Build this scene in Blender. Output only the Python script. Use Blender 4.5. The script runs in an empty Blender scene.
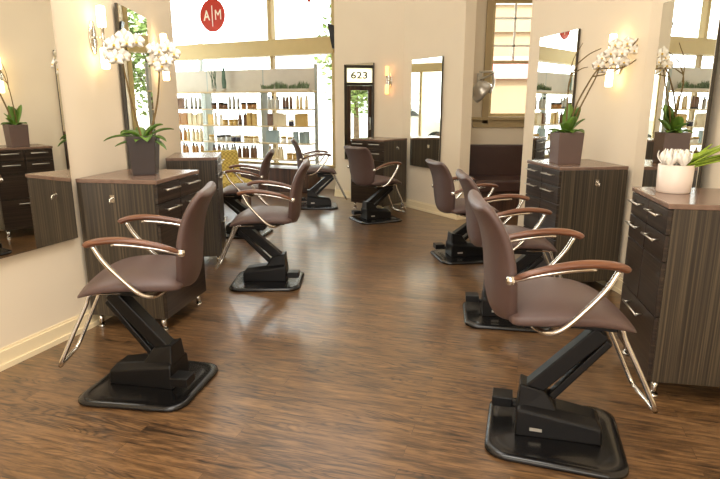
import bpy, bmesh, math, random
from mathutils import Vector, Matrix, noise
random.seed(7)
S = bpy.context.scene
COL = S.collection
R = math.radians
def lin(c):
    return tuple(((x/255)/12.92 if x/255 <= .04045 else (((x/255)+.055)/1.055)**2.4) for x in c)

# ------------------------------------------------------------------ materials
def mat(name, rgb, rough=.5, metal=0, coat=0, spec=.5, emit=None, es=0, trans=0, var=0, vscale=8, bump=0, bscale=60):
    m = bpy.data.materials.new(name); m.use_nodes = True
    nt = m.node_tree; b = nt.nodes['Principled BSDF']
    c = lin(rgb) + (1,)
    b.inputs['Base Color'].default_value = c
    b.inputs['Roughness'].default_value = rough
    b.inputs['Metallic'].default_value = metal
    b.inputs['Coat Weight'].default_value = coat
    b.inputs['Specular IOR Level'].default_value = spec
    b.inputs['Transmission Weight'].default_value = trans
    if emit:
        b.inputs['Emission Color'].default_value = lin(emit) + (1,)
        b.inputs['Emission Strength'].default_value = es
    tc = nt.nodes.new('ShaderNodeTexCoord')
    if var:
        n = nt.nodes.new('ShaderNodeTexNoise'); n.inputs['Scale'].default_value = vscale; n.inputs['Detail'].default_value = 4
        nt.links.new(tc.outputs['Object'], n.inputs['Vector'])
        r = nt.nodes.new('ShaderNodeValToRGB')
        r.color_ramp.elements[0].position = .3; r.color_ramp.elements[1].position = .7
        r.color_ramp.elements[0].color = tuple(max(0, x*(1-var)) for x in c[:3]) + (1,)
        r.color_ramp.elements[1].color = tuple(min(1, x*(1+var)) for x in c[:3]) + (1,)
        nt.links.new(n.outputs['Fac'], r.inputs['Fac']); nt.links.new(r.outputs['Color'], b.inputs['Base Color'])
    if bump:
        n2 = nt.nodes.new('ShaderNodeTexNoise'); n2.inputs['Scale'].default_value = bscale; n2.inputs['Detail'].default_value = 3
        nt.links.new(tc.outputs['Object'], n2.inputs['Vector'])
        bp = nt.nodes.new('ShaderNodeBump'); bp.inputs['Strength'].default_value = bump; bp.inputs['Distance'].default_value = .002
        nt.links.new(n2.outputs['Fac'], bp.inputs['Height']); nt.links.new(bp.outputs['Normal'], b.inputs['Normal'])
    return m

def stripes(name, dark, mid, light, axis='Z', scale=70, rough=.35, spec=.5):
    """striped veneer: bands stay constant along one axis"""
    m = bpy.data.materials.new(name); m.use_nodes = True
    nt = m.node_tree; b = nt.nodes['Principled BSDF']; b.inputs['Roughness'].default_value = rough
    b.inputs['Specular IOR Level'].default_value = spec
    tc = nt.nodes.new('ShaderNodeTexCoord'); mp = nt.nodes.new('ShaderNodeMapping')
    nt.links.new(tc.outputs['Object'], mp.inputs['Vector'])
    mp.inputs['Scale'].default_value = (scale, scale, scale*.006) if axis == 'Z' else (scale*.01, scale*.01, scale)
    n = nt.nodes.new('ShaderNodeTexNoise'); n.inputs['Scale'].default_value = 1; n.inputs['Detail'].default_value = 3; n.inputs['Roughness'].default_value = .6
    nt.links.new(mp.outputs['Vector'], n.inputs['Vector'])
    r = nt.nodes.new('ShaderNodeValToRGB'); e = r.color_ramp.elements
    e[0].position = .34; e[0].color = lin(dark)+(1,); e[1].position = .68; e[1].color = lin(light)+(1,)
    k = e.new(.5); k.color = lin(mid)+(1,)
    nt.links.new(n.outputs['Fac'], r.inputs['Fac']); nt.links.new(r.outputs['Color'], b.inputs['Base Color'])
    return m

def floor_material():
    m = bpy.data.materials.new('oak_boards'); m.use_nodes = True
    nt = m.node_tree; N = nt.nodes; L = nt.links; b = N['Principled BSDF']
    tc = N.new('ShaderNodeTexCoord'); mp = N.new('ShaderNodeMapping')
    mp.inputs['Rotation'].default_value = (0, 0, R(17))
    L.new(tc.outputs['Object'], mp.inputs['Vector'])
    # boards
    br = N.new('ShaderNodeTexBrick'); br.offset = .37; br.offset_frequency = 2
    br.inputs['Scale'].default_value = 1; br.inputs['Brick Width'].default_value = 1.15; br.inputs['Row Height'].default_value = .083
    br.inputs['Mortar Size'].default_value = .0012; br.inputs['Mortar Smooth'].default_value = .4
    br.inputs['Color1'].default_value = (0, 0, 0, 1); br.inputs['Color2'].default_value = (1, 1, 1, 1); br.inputs['Mortar'].default_value = (.5, .5, .5, 1)
    L.new(mp.outputs['Vector'], br.inputs['Vector'])
    sep = N.new('ShaderNodeSeparateColor'); L.new(br.outputs['Color'], sep.inputs['Color'])
    # grain
    off = N.new('ShaderNodeVectorMath'); off.operation = 'MULTIPLY_ADD'
    L.new(br.outputs['Color'], off.inputs[0]); off.inputs[1].default_value = (7, 3, 11); L.new(mp.outputs['Vector'], off.inputs[2])
    m2 = N.new('ShaderNodeMapping'); m2.inputs['Scale'].default_value = (2.6, 22, 1); L.new(off.outputs[0], m2.inputs['Vector'])
    g = N.new('ShaderNodeTexNoise'); g.inputs['Scale'].default_value = 2.2; g.inputs['Detail'].default_value = 6; g.inputs['Roughness'].default_value = .62; g.inputs['Distortion'].default_value = .5
    L.new(m2.outputs['Vector'], g.inputs['Vector'])
    # cathedral figure
    m3 = N.new('ShaderNodeMapping'); m3.inputs['Scale'].default_value = (1.0, 7.5, 1); L.new(off.outputs[0], m3.inputs['Vector'])
    g2 = N.new('ShaderNodeTexNoise'); g2.inputs['Scale'].default_value = 1.3; g2.inputs['Detail'].default_value = 1.5
    L.new(m3.outputs['Vector'], g2.inputs['Vector'])
    mu = N.new('ShaderNodeMath'); mu.operation = 'MULTIPLY'; mu.inputs[1].default_value = 150; L.new(g2.outputs['Fac'], mu.inputs[0])
    sn = N.new('ShaderNodeMath'); sn.operation = 'SINE'; L.new(mu.outputs[0], sn.inputs[0])
    ab = N.new('ShaderNodeMath'); ab.operation = 'MULTIPLY_ADD'; ab.inputs[1].default_value = .5; ab.inputs[2].default_value = .5; L.new(sn.outputs[0], ab.inputs[0])
    pw = N.new('ShaderNodeMath'); pw.operation = 'POWER'; pw.inputs[1].default_value = 3; L.new(ab.outputs[0], pw.inputs[0])
    mk = N.new('ShaderNodeTexNoise'); mk.inputs['Scale'].default_value = 1.1; mk.inputs['Detail'].default_value = 1; L.new(off.outputs[0], mk.inputs['Vector'])
    mr = N.new('ShaderNodeMapRange'); mr.inputs[1].default_value = .36; mr.inputs[2].default_value = .56; L.new(mk.outputs['Fac'], mr.inputs[0])
    sm = N.new('ShaderNodeMath'); sm.operation = 'MULTIPLY'; L.new(pw.outputs[0], sm.inputs[0]); L.new(mr.outputs[0], sm.inputs[1])
    ma = N.new('ShaderNodeMath'); ma.operation = 'MULTIPLY_ADD'; ma.inputs[1].default_value = -.15; L.new(sm.outputs[0], ma.inputs[0]); L.new(g.outputs['Fac'], ma.inputs[2])
    mb = N.new('ShaderNodeMath'); mb.operation = 'MULTIPLY_ADD'; mb.inputs[1].default_value = .10; L.new(sep.outputs[0], mb.inputs[0]); L.new(ma.outputs[0], mb.inputs[2])
    r = N.new('ShaderNodeValToRGB'); e = r.color_ramp.elements
    e[0].position = .32; e[0].color = lin((46, 32, 20))+(1,); e[1].position = .78; e[1].color = lin((142, 106, 68))+(1,)
    k = e.new(.51); k.color = lin((98, 71, 44))+(1,)
    L.new(mb.outputs[0], r.inputs['Fac'])
    mx = N.new('ShaderNodeMix'); mx.data_type = 'RGBA'; mx.inputs[7].default_value = lin((48, 28, 16))+(1,)
    fm = N.new('ShaderNodeMath'); fm.operation = 'MULTIPLY'; fm.inputs[1].default_value = .6; L.new(br.outputs['Fac'], fm.inputs[0])
    L.new(fm.outputs[0], mx.inputs[0]); L.new(r.outputs['Color'], mx.inputs[6])
    L.new(mx.outputs[2], b.inputs['Base Color'])
    rr = N.new('ShaderNodeMapRange'); rr.inputs[3].default_value = .26; rr.inputs[4].default_value = .42
    L.new(g.outputs['Fac'], rr.inputs[0]); L.new(rr.outputs[0], b.inputs['Roughness'])
    b.inputs['Specular IOR Level'].default_value = .5; b.inputs['Coat Weight'].default_value = .55; b.inputs['Coat Roughness'].default_value = .17; b.inputs['Coat IOR'].default_value = 1.5
    bp = N.new('ShaderNodeBump'); bp.inputs['Strength'].default_value = .25; bp.inputs['Distance'].default_value = .002
    L.new(mb.outputs[0], bp.inputs['Height']); L.new(bp.outputs['Normal'], b.inputs['Normal'])
    return m

def glass_material():
    m = bpy.data.materials.new('window_glass'); m.use_nodes = True
    nt = m.node_tree; nt.nodes.remove(nt.nodes['Principled BSDF'])
    o = nt.nodes['Material Output']; mx = nt.nodes.new('ShaderNodeMixShader'); t = nt.nodes.new('ShaderNodeBsdfTransparent'); g = nt.nodes.new('ShaderNodeBsdfGlossy')
    t.inputs[0].default_value = (.97, .99, .98, 1); g.inputs['Roughness'].default_value = .02
    mx.inputs[0].default_value = .04
    nt.links.new(t.outputs[0], mx.inputs[1]); nt.links.new(g.outputs[0], mx.inputs[2]); nt.links.new(mx.outputs[0], o.inputs[0])
    return m

def transom_material():
    m = bpy.data.materials.new('frosted_transom_glass'); m.use_nodes = True
    nt = m.node_tree; nt.nodes.remove(nt.nodes['Principled BSDF']); o = nt.nodes['Material Output']
    t = nt.nodes.new('ShaderNodeBsdfTranslucent'); d = nt.nodes.new('ShaderNodeBsdfTransparent'); mx = nt.nodes.new('ShaderNodeMixShader'); mx.inputs[0].default_value = .45
    t.inputs[0].default_value = lin((252, 244, 222))+(1,); d.inputs[0].default_value = lin((252, 246, 230))+(1,)
    nt.links.new(t.outputs[0], mx.inputs[1]); nt.links.new(d.outputs[0], mx.inputs[2]); nt.links.new(mx.outputs[0], o.inputs[0]); return m

def plaid_material():
    m = bpy.data.materials.new('yellow_woven_check'); m.use_nodes = True
    nt = m.node_tree; b = nt.nodes['Principled BSDF']; b.inputs['Roughness'].default_value = .85
    tc = nt.nodes.new('ShaderNodeTexCoord'); ch = nt.nodes.new('ShaderNodeTexChecker'); ch.inputs['Scale'].default_value = 34
    ch.inputs[1].default_value = lin((214, 190, 104))+(1,); ch.inputs[2].default_value = lin((172, 150, 72))+(1,)
    nt.links.new(tc.outputs['Object'], ch.inputs[0]); nt.links.new(ch.outputs[0], b.inputs['Base Color'])
    return m

M = dict(
    floor=floor_material(),
    wall=mat('warm_beige_wall_paint', (232, 217, 192), .75, spec=.25, var=.015, vscale=2, bump=.05, bscale=150),
    ceil=mat('ceiling_paint', (236, 226, 205), .8, spec=.2, var=.01),
    base=mat('cream_baseboard_paint', (240, 222, 184), .4, var=.01),
    trim=mat('tan_window_trim_paint', (196, 174, 124), .5, var=.02),
    casing=mat('olive_tan_casing_paint', (168, 146, 104), .5, var=.02),
    leather=mat('brown_upholstery_vinyl', (86, 67, 62), .42, spec=.5, var=.06, vscale=6, bump=.35, bscale=240),
    piping=mat('dark_upholstery_piping', (66, 46, 42), .5, bump=.2),
    armwood=stripes('polished_armrest_wood', (80, 48, 32), (108, 68, 46), (130, 88, 62), 'X', 60, .28),
    chrome=mat('polished_chrome', (225, 222, 215), .12, metal=1, var=.01),
    satin=mat('brushed_nickel', (200, 196, 186), .28, metal=1, var=.02),
    black=mat('black_plastic_shroud', (13, 12, 12), .38, spec=.3, var=.1, bump=.1, bscale=120),
    rubber=mat('black_base_enamel', (15, 14, 14), .26, spec=.45, coat=.15, var=.1),
    veneer=stripes('dark_striped_veneer', (40, 33, 26), (60, 51, 40), (94, 82, 62), 'Z', 95, .38),
    front=stripes('dark_drawer_veneer', (32, 25, 21), (46, 36, 30), (68, 56, 44), 'X', 90, .3),
    ctop=mat('brown_laminate_top', (120, 96, 82), .22, spec=.5, var=.12, vscale=25),
    mirror=mat('silvered_mirror_glass', (238, 238, 232), .0, metal=1, var=.001),
    medge=mat('dark_mirror_edge', (52, 46, 34), .4, var=.05),
    bulb=mat('lit_frosted_glass_tube', (255, 240, 205), .4, emit=(255, 222, 160), es=9, var=.01),
    bulb2=mat('lit_amber_glass_tube', (255, 200, 140), .4, emit=(255, 168, 92), es=3.2, var=.01),
    potdark=mat('charcoal_square_planter', (52, 42, 38), .5, var=.08, bump=.1),
    potbrown=mat('taupe_square_planter', (98, 78, 70), .5, var=.05, bump=.1),
    potwhite=mat('white_ceramic_pot', (238, 222, 208), .3, var=.02),
    leaf=mat('orchid_leaf', (92, 128, 44), .4, var=.25, vscale=12),
    leaf2=mat('bright_lime_leaf', (158, 184, 52), .45, var=.25, vscale=14),
    stem=mat('brown_green_stem', (110, 88, 44), .6, var=.2, vscale=30),
    petal=mat('white_petal', (250, 244, 232), .6, var=.02),
    lip=mat('yellow_orchid_lip', (226, 190, 84), .6, var=.1),
    soil=mat('dark_bark_chips', (58, 42, 28), .9, var=.3, vscale=40, bump=.6),
    glass=glass_material(),
    frost=mat('frosted_grey_header_panel', (205, 198, 184), .5, var=.03),
    post=mat('pale_metal_shelf_post', (168, 176, 172), .35, metal=.3, var=.04),
    shelf=mat('pale_maple_shelf', (206, 186, 146), .4, var=.06, vscale=20),
    grass=mat('silver_green_grass', (112, 132, 96), .7, var=.3, vscale=30),
    snake=mat('dark_green_blade_leaf', (70, 96, 72), .5, var=.25, vscale=20),
    red=mat('red_sign_disc', (190, 50, 34), .45, var=.03),
    white=mat('white_sign_paint', (250, 246, 236), .5, var=.01),
    ink=mat('black_numeral_paint', (18, 16, 14), .5, var=.02),
    bench=mat('dark_brown_bench_vinyl', (66, 44, 38), .38, var=.08, bump=.3, bscale=200),
    darkwood=stripes('walnut_plinth', (48, 30, 22), (70, 46, 34), (92, 64, 46), 'Z', 30, .4),
    plaid=plaid_material(),
    hood=mat('silver_dryer_hood', (190, 184, 172), .3, metal=.6, var=.03),
    asphalt=mat('street_asphalt', (150, 148, 144), .9, var=.1, vscale=3),
    sidewalk=mat('concrete_sidewalk', (205, 200, 190), .9, var=.06, vscale=2),
    bldw=mat('pale_stucco_facade', (235, 228, 216), .85, var=.02, vscale=1),
    bldp=mat('dusty_pink_facade', (205, 170, 165), .85, var=.04, vscale=1),
    bldt=mat('tan_clapboard_facade', (150, 124, 92), .85, var=.05, vscale=1),
    bldg=mat('grey_window_reveal', (206, 212, 214), .35, var=.03),
    tree=mat('street_tree_leaves', (120, 140, 76), .8, var=.3, vscale=3),
    bark=mat('street_tree_bark', (96, 78, 60), .9, var=.2),
    carw=mat('silver_white_car_paint', (222, 224, 226), .25, coat=.5, var=.01),
    carg=mat('dark_car_glass', (40, 46, 52), .1, var=.02),
    tyre=mat('black_tyre_rubber', (26, 26, 28), .8, var=.1),
)

# ------------------------------------------------------------------ mesh helpers
def link(name, bm, m, parent=None, smooth=False, bevel=0, seg=2, autos=None):
    me = bpy.data.meshes.new(name); bmesh.ops.recalc_face_normals(bm, faces=bm.faces[:]); bm.to_mesh(me); bm.free()
    o = bpy.data.objects.new(name, me); COL.objects.link(o)
    ms = m if isinstance(m, (list, tuple)) else [m]
    for x in ms: me.materials.append(M[x] if isinstance(x, str) else x)
    if smooth:
        for p in me.polygons: p.use_smooth = True
    if bevel:
        md = o.modifiers.new('bevel', 'BEVEL'); md.width = bevel; md.segments = seg; md.limit_method = 'ANGLE'; md.angle_limit = R(35)
    if parent: o.parent = parent
    return o
def box(bm, x0, x1, y0, y1, z0, z1, mi=0, mtx=None):
    vs = [bm.verts.new((x, y, z)) for x in (x0, x1) for y in (y0, y1) for z in (z0, z1)]
    if mtx:
        for v in vs: v.co = mtx @ v.co
    for f in ((0,1,3,2),(4,6,7,5),(0,4,5,1),(2,3,7,6),(0,2,6,4),(1,5,7,3)):
        fc = bm.faces.new([vs[i] for i in f]); fc.material_index = mi
    return vs
def bx(*a, **k):
    bm = bmesh.new(); box(bm, *a, **k); return bm
def prism(bm, pts, z0, z1, mi=0):
    a = [bm.verts.new((x, y, z0)) for x, y in pts]; b = [bm.verts.new((x, y, z1)) for x, y in pts]
    n = len(pts)
    f = bm.faces.new(a[::-1]); f.material_index = mi; f = bm.faces.new(b); f.material_index = mi
    for i in range(n):
        f = bm.faces.new((a[i], a[(i+1) % n], b[(i+1) % n], b[i])); f.material_index = mi
def rrect(hx, hy, r, n=6, hy2=None):
    """rounded rectangle outline; hy2 = half width at the +x end"""
    pts = []
    h2 = hy2 if hy2 is not None else hy
    for cx, cy, a0 in ((hx-r, h2-r, 0), (-hx+r, hy-r, 90), (-hx+r, -hy+r, 180), (hx-r, -h2+r, 270)):
        for i in range(n+1):
            a = R(a0 + 90*i/n); pts.append((cx+r*math.cos(a), cy+r*math.sin(a)))
    return pts
def catmull(P, n=8):
    P = [Vector(p) for p in P]; Q = [2*P[0]-P[1]] + P + [2*P[-1]-P[-2]]; out = []
    for i in range(1, len(Q)-2):
        for k in range(n):
            t = k/n; a, b, c, d = Q[i-1], Q[i], Q[i+1], Q[i+2]
            out.append(.5*((2*b)+(c-a)*t+(2*a-5*b+4*c-d)*t*t+(3*b-a-3*c+d)*t**3))
    out.append(P[-1]); return out
def tube(bm, pts, r, n=10, mi=0, r1=None):
    pts = [Vector(p) for p in pts]; rings = []; up = None
    for i, p in enumerate(pts):
        t = (pts[min(i+1, len(pts)-1)] - pts[max(i-1, 0)]).normalized()
        if up is None:
            up = Vector((0, 0, 1)) if abs(t.z) < .9 else Vector((1, 0, 0))
        u = (up - t*up.dot(t)).normalized(); w = t.cross(u); up = u
        rr = r if r1 is None else r + (r1-r)*i/(len(pts)-1)
        rings.append([bm.verts.new(p + rr*(math.cos(2*math.pi*k/n)*u + math.sin(2*math.pi*k/n)*w)) for k in range(n)])
    for a, b in zip(rings, rings[1:]):
        for k in range(n):
            f = bm.faces.new((a[k], a[(k+1) % n], b[(k+1) % n], b[k])); f.material_index = mi; f.smooth = True
    f = bm.faces.new(rings[0][::-1]); f.material_index = mi; f = bm.faces.new(rings[-1]); f.material_index = mi
def lathe(bm, prof, n=20, c=(0, 0, 0), mi=0):
    rings = [[bm.verts.new((c[0]+r*math.cos(2*math.pi*k/n), c[1]+r*math.sin(2*math.pi*k/n), c[2]+z)) for k in range(n)] for r, z in prof]
    for a, b in zip(rings, rings[1:]):
        for k in range(n):
            f = bm.faces.new((a[k], a[(k+1) % n], b[(k+1) % n], b[k])); f.material_index = mi; f.smooth = True
    bm.faces.new(rings[0][::-1]).material_index = mi; bm.faces.new(rings[-1]).material_index = mi
def loft(bm, stations, n=28, p=.5, mi=0):
    """stations: (centre, wdir, ndir, halfwidth, halfthick, bow)  superellipse rings"""
    rings = []
    for c, w, nd, hw, ht, bow in stations:
        c, w, nd = Vector(c), Vector(w), Vector(nd); ring = []
        for k in range(n):
            a = 2*math.pi*k/n; ca, sa = math.cos(a), math.sin(a)
            x = math.copysign(abs(ca)**p, ca); y = math.copysign(abs(sa)**p, sa)
            ring.append(bm.verts.new(c + w*hw*x + nd*(ht*y*(1-.35*abs(x)**4) + bow*x*x)))
        rings.append(ring)
    for a, b in zip(rings, rings[1:]):
        for k in range(n):
            f = bm.faces.new((a[k], a[(k+1) % n], b[(k+1) % n], b[k])); f.smooth = True; f.material_index = mi
    bm.faces.new(rings[0][::-1]).material_index = mi; bm.faces.new(rings[-1]).material_index = mi
def empty(name, loc, heading=None, rz=0):
    o = bpy.data.objects.new(name, None); COL.objects.link(o); o.location = loc; o.empty_display_size = .1
    o.rotation_euler.z = R(90-heading) if heading is not None else rz
    return o
def tag(o, label=None, cat=None, group=None, kind=None):
    if label: o['label'] = label
    if cat: o['category'] = cat
    if group: o['group'] = group
    if kind: o['kind'] = kind
    return o
def struct(o): o['kind'] = 'structure'; return o
def copy_tree(o, parent=None):
    c = o.copy(); COL.objects.link(c); c.parent = parent
    for ch in list(o.children): copy_tree(ch, c)
    return c
def hd(a): return Vector((math.sin(R(a)), math.cos(R(a)), 0))

# ------------------------------------------------------------------ room shell
T = .12
def wallseg(bm, p, q, z0, z1, t=T, side=1):
    """wall slab from p to q; thickness goes to the left (side=1) or right of the direction p->q"""
    p, q = Vector(p), Vector(q); d = (q-p).normalized(); n = Vector((-d.y, d.x))*t*side
    prism(bm, [tuple(p), tuple(q), tuple(q+n), tuple(p+n)], z0, z1)
CH = 3.7
def polywall(name, pts, z0=0, z1=CH, side=1, m='wall', bb=True, t=T):
    bm = bmesh.new()
    pts = [Vector(p) for p in pts]; offs = []
    for i, p in enumerate(pts):
        ds = []
        if i > 0: ds.append((p-pts[i-1]).normalized())
        if i < len(pts)-1: ds.append((pts[i+1]-p).normalized())
        ns = [Vector((-d.y, d.x))*side for d in ds]; a = sum(ns, Vector((0, 0))).normalized()
        offs.append((a, t/max(.5, a.dot(ns[0]))))
    back = [p + a*l for p, (a, l) in zip(pts, offs)]
    for i in range(len(pts)-1):
        prism(bm, [tuple(pts[i]), tuple(pts[i+1]), tuple(back[i+1]), tuple(back[i])], z0, z1)
    o = struct(link(name, bm, m))
    if bb:
        bm = bmesh.new(); f = [p - a*(l*.016/t) for p, (a, l) in zip(pts, offs)]; f2 = [p - a*(l*.006/t) for p, (a, l) in zip(pts, offs)]
        f3 = [p - a*(l*.026/t) for p, (a, l) in zip(pts, offs)]
        for i in range(len(pts)-1):
            prism(bm, [tuple(pts[i]), tuple(pts[i+1]), tuple(f[i+1]), tuple(f[i])], 0.03, .10)
            prism(bm, [tuple(pts[i]), tuple(pts[i+1]), tuple(f2[i+1]), tuple(f2[i])], .10, .115)
            prism(bm, [tuple(pts[i]), tuple(pts[i+1]), tuple(f3[i+1]), tuple(f3[i])], 0, .03)
        struct(link('baseboard_' + name.split('_', 1)[1], bm, 'base'))
    return o

YB = -2.2
struct(link('floor', bx(-5, 4.4, YB-.2, 12.2, -.1, 0), 'floor'))
struct(link('ceiling', bx(-5, 4.4, YB-.2, 12.2, CH, CH+.1), 'ceil'))
A, B_, C_, D_ = (-3.69, YB), (-1.755, 3.42), (-1.655, 3.985), (-1.775, 5.62)
polywall('wall_left', [A, B_, C_, D_, (-1.90, 5.66), (-3.9, 5.78)], side=1)
polywall('wall_right', [(1.83, YB), (2.04, 2.98), (2.01, 4.12), (1.69, 5.88), (1.80, 5.96), (3.5, 5.96)], side=-1)
polywall('wall_center', [(-.40, 9.62), (-.385, 8.86), (.60, 8.04), (1.235, 6.97), (1.37, 7.04), (1.40, 7.94)], side=1)
polywall('wall_alcove', [(3.5, 5.96), (3.5, 8.0)], side=-1)
polywall('wall_behind', [(-3.6, YB), (1.9, YB)], side=-1, bb=False)

# back wall of the hallway with a sash window (window_2)
WX0, WX1, WZ0, WZ1 = 1.77, 2.76, 1.26, 2.78
bm = bmesh.new()
box(bm, 1.30, WX0, 7.94, 8.08, 0, CH); box(bm, WX1, 3.6, 7.94, 8.08, 0, CH)
box(bm, WX0, WX1, 7.94, 8.08, 0, WZ0); box(bm, WX0, WX1, 7.94, 8.08, WZ1, CH)
struct(link('wall_back', bm, 'wall'))
w2 = empty('window_2', (2.26, 7.99, WZ0)); struct(w2)
bm = bmesh.new()
for a in ((-.58, -.49, -.09, -.052, -.10, 1.60), (.50, .59, -.09, -.052, -.10, 1.60), (-.62, .63, -.10, -.052, 1.52, 1.66)):
    box(bm, *a)
link('casing', bm, 'casing', w2, bevel=.006)
bm = bmesh.new(); box(bm, -.74, .7, -.13, -.052, -.05, -.01); box(bm, -.70, .66, -.09, -.052, -.15, -.05)
link('window_sill', bm, 'casing', w2, bevel=.005)
bm = bmesh.new()
box(bm, -.49, -.45, -.03, .03, 0, 1.52); box(bm, .46, .50, -.03, .03, 0, 1.52); box(bm, -.45, .46, -.03, .03, 0, .04); box(bm, -.45, .46, -.03, .03, 1.47, 1.52)
box(bm, -.45, .46, -.035, .035, .70, .74)
link('sash_frame', bm, 'trim', w2, bevel=.004)
bm = bmesh.new(); box(bm, -.19, -.165, -.015, .015, .74, 1.47); box(bm, .15, .175, -.015, .015, .74, 1.47)
for z in (.92, 1.27): box(bm, -.45, .46, -.015, .015, z, z+.025)
link('muntin_bars', bm, 'white', w2)
link('pane', bx(-.46, .47, -.004, .004, .03, 1.48), 'glass', w2)

# shop front: glazed wall (window_1) along direction -64 degrees
G0 = Vector((-.40, 9.66, 0)); gd = hd(-64); GL = 3.95; ang = math.atan2(gd.y, gd.x)
w1 = empty('window_1', tuple(G0), rz=ang); struct(w1)      # local x runs to the left along the glass, local +y = inside? (computed below)
# local y: rotate +90 from x ; gd=(-.899,.438) -> local y=(-.438,-.899) which points into the room
bm = bmesh.new(); box(bm, -.02, GL, -.08, .06, 0, .37)
link('stall_riser', bm, 'wall', w1)
bm = bmesh.new()
box(bm, -.02, GL, -.09, .09, .37, .41)
box(bm, -.02, GL, -.10, .12, 2.24, 2.50)
box(bm, -.02, GL, -.08, .08, 3.56, 3.72)
box(bm, -.02, .05, -.06, .06, .41, 3.6); box(bm, GL-.07, GL, -.06, .06, .41, 3.6)
for x in (1.245,): box(bm, x-.04, x+.04, -.05, .07, 2.5, 3.6)
link('window_frame', bm, 'trim', w1, bevel=.006)
bm = bmesh.new()
for x in (1.245,): box(bm, x-.03, x+.03, -.04, .04, .41, 2.24)
link('mullion', bm, 'casing', w1, bevel=.004)
link('pane', bx(0, GL, -.004, .004, .40, 3.58), 'glass', w1)

# left street wall with the entrance door and a side window (window_3)
E0 = (G0 + gd*GL)
DY0, DY1, SY0, SY1 = 7.42, 8.12, 8.62, 11.1
XL = -3.92
bm = bmesh.new()
for a in ((5.7, DY0, 0, CH), (DY1, SY0, 0, CH), (SY1, 11.6, 0, CH), (DY0, DY1, 2.25, CH), (SY0, SY1, 0, .5), (SY0, SY1, 2.9, CH)):
    box(bm, XL-.12, XL, a[0], a[1], a[2], a[3])
struct(link('wall_street', bm, 'wall'))
w3 = empty('window_3', (XL-.06, SY0, 0)); struct(w3); Lw = SY1-SY0
bm = bmesh.new()
box(bm, -.06, .08, 0, Lw, .50, .56); box(bm, -.06, .08, 0, Lw, 2.84, 2.9); box(bm, -.06, .08, 0, .07, .56, 2.84); box(bm, -.06, .08, Lw-.07, Lw, .56, 2.84)
box(bm, -.06, .08, 0, Lw, 2.12, 2.30); box(bm, -.03, .05, .95, 1.0, .56, 2.12)
link('window_frame', bm, 'trim', w3, bevel=.006)
link('pane', bx(-.004, .004, .03, Lw-.03, .54, 2.86), 'glass', w3)
d1 = empty('door_1', (XL-.06, DY0, 0)); struct(d1); Wd = DY1-DY0
bm = bmesh.new()
for a in ((0, .07, 0, 2.25), (Wd-.07, Wd, 0, 2.25), (.07, Wd-.07, 2.19, 2.25), (.07, Wd-.07, 1.83, 1.89)): box(bm, -.07, .075, *a)
link('door_frame', bm, 'medge', d1, bevel=.005)
bm = bmesh.new()
for a in ((.075, .16, .02, 1.825), (Wd-.16, Wd-.075, .02, 1.825), (.16, Wd-.16, .02, .25), (.16, Wd-.16, 1.73, 1.825)): box(bm, -.025, .025, *a)
dl = link('door_leaf', bm, 'darkwood', d1, bevel=.004)
link('pane', bx(-.004, .004, .15, Wd-.15, .24, 1.74), 'glass', dl)
bm = bmesh.new(); tube(bm, [(.03, .12, .9), (.08, .12, .9), (.08, .12, 1.15), (.03, .12, 1.15)], .01); link('door_handle', bm, 'satin', dl)
tp = link('transom_pane', bx(-.004, .004, .06, Wd-.06, 1.88, 2.2), transom_material(), d1)
def text_mesh(name, s, size, m, parent, loc, rot, sx=1, off=0, ext=.003):
    cu = bpy.data.curves.new(name, 'FONT'); cu.body = s; cu.size = size; cu.align_x = 'CENTER'; cu.align_y = 'CENTER'; cu.extrude = ext; cu.offset = off
    to = bpy.data.objects.new(name, cu); COL.objects.link(to)
    dg = bpy.context.evaluated_depsgraph_get(); me = bpy.data.meshes.new_from_object(to.evaluated_get(dg))
    bpy.data.objects.remove(to); me.materials.clear(); me.materials.append(M[m])
    for v in me.vertices: v.co.x *= sx
    o = bpy.data.objects.new(name, me); COL.objects.link(o); o.parent = parent; o.location = loc; o.rotation_euler = rot
    return o
# house number reads from the street, so it is reversed from indoors
hn = text_mesh('house_number', '623', .19, 'ink', d1, (.010, Wd/2, 2.035), (R(90), 0, R(-90)), 1.35, 0, .002)
bm = bmesh.new()                                            # thicken the strokes sideways
for dx, dy in ((-.006, 0), (0, 0), (.006, 0), (-.003, .006), (.003, .006), (-.003, -.006), (.003, -.006)):
    n0 = len(bm.verts); bm.from_mesh(hn.data); bm.verts.ensure_lookup_table()
    for v in bm.verts[n0:]: v.co.x += dx; v.co.y += dy; v.co.z += dx*.03+dy*.02
bm.to_mesh(hn.data); bm.free()

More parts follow.
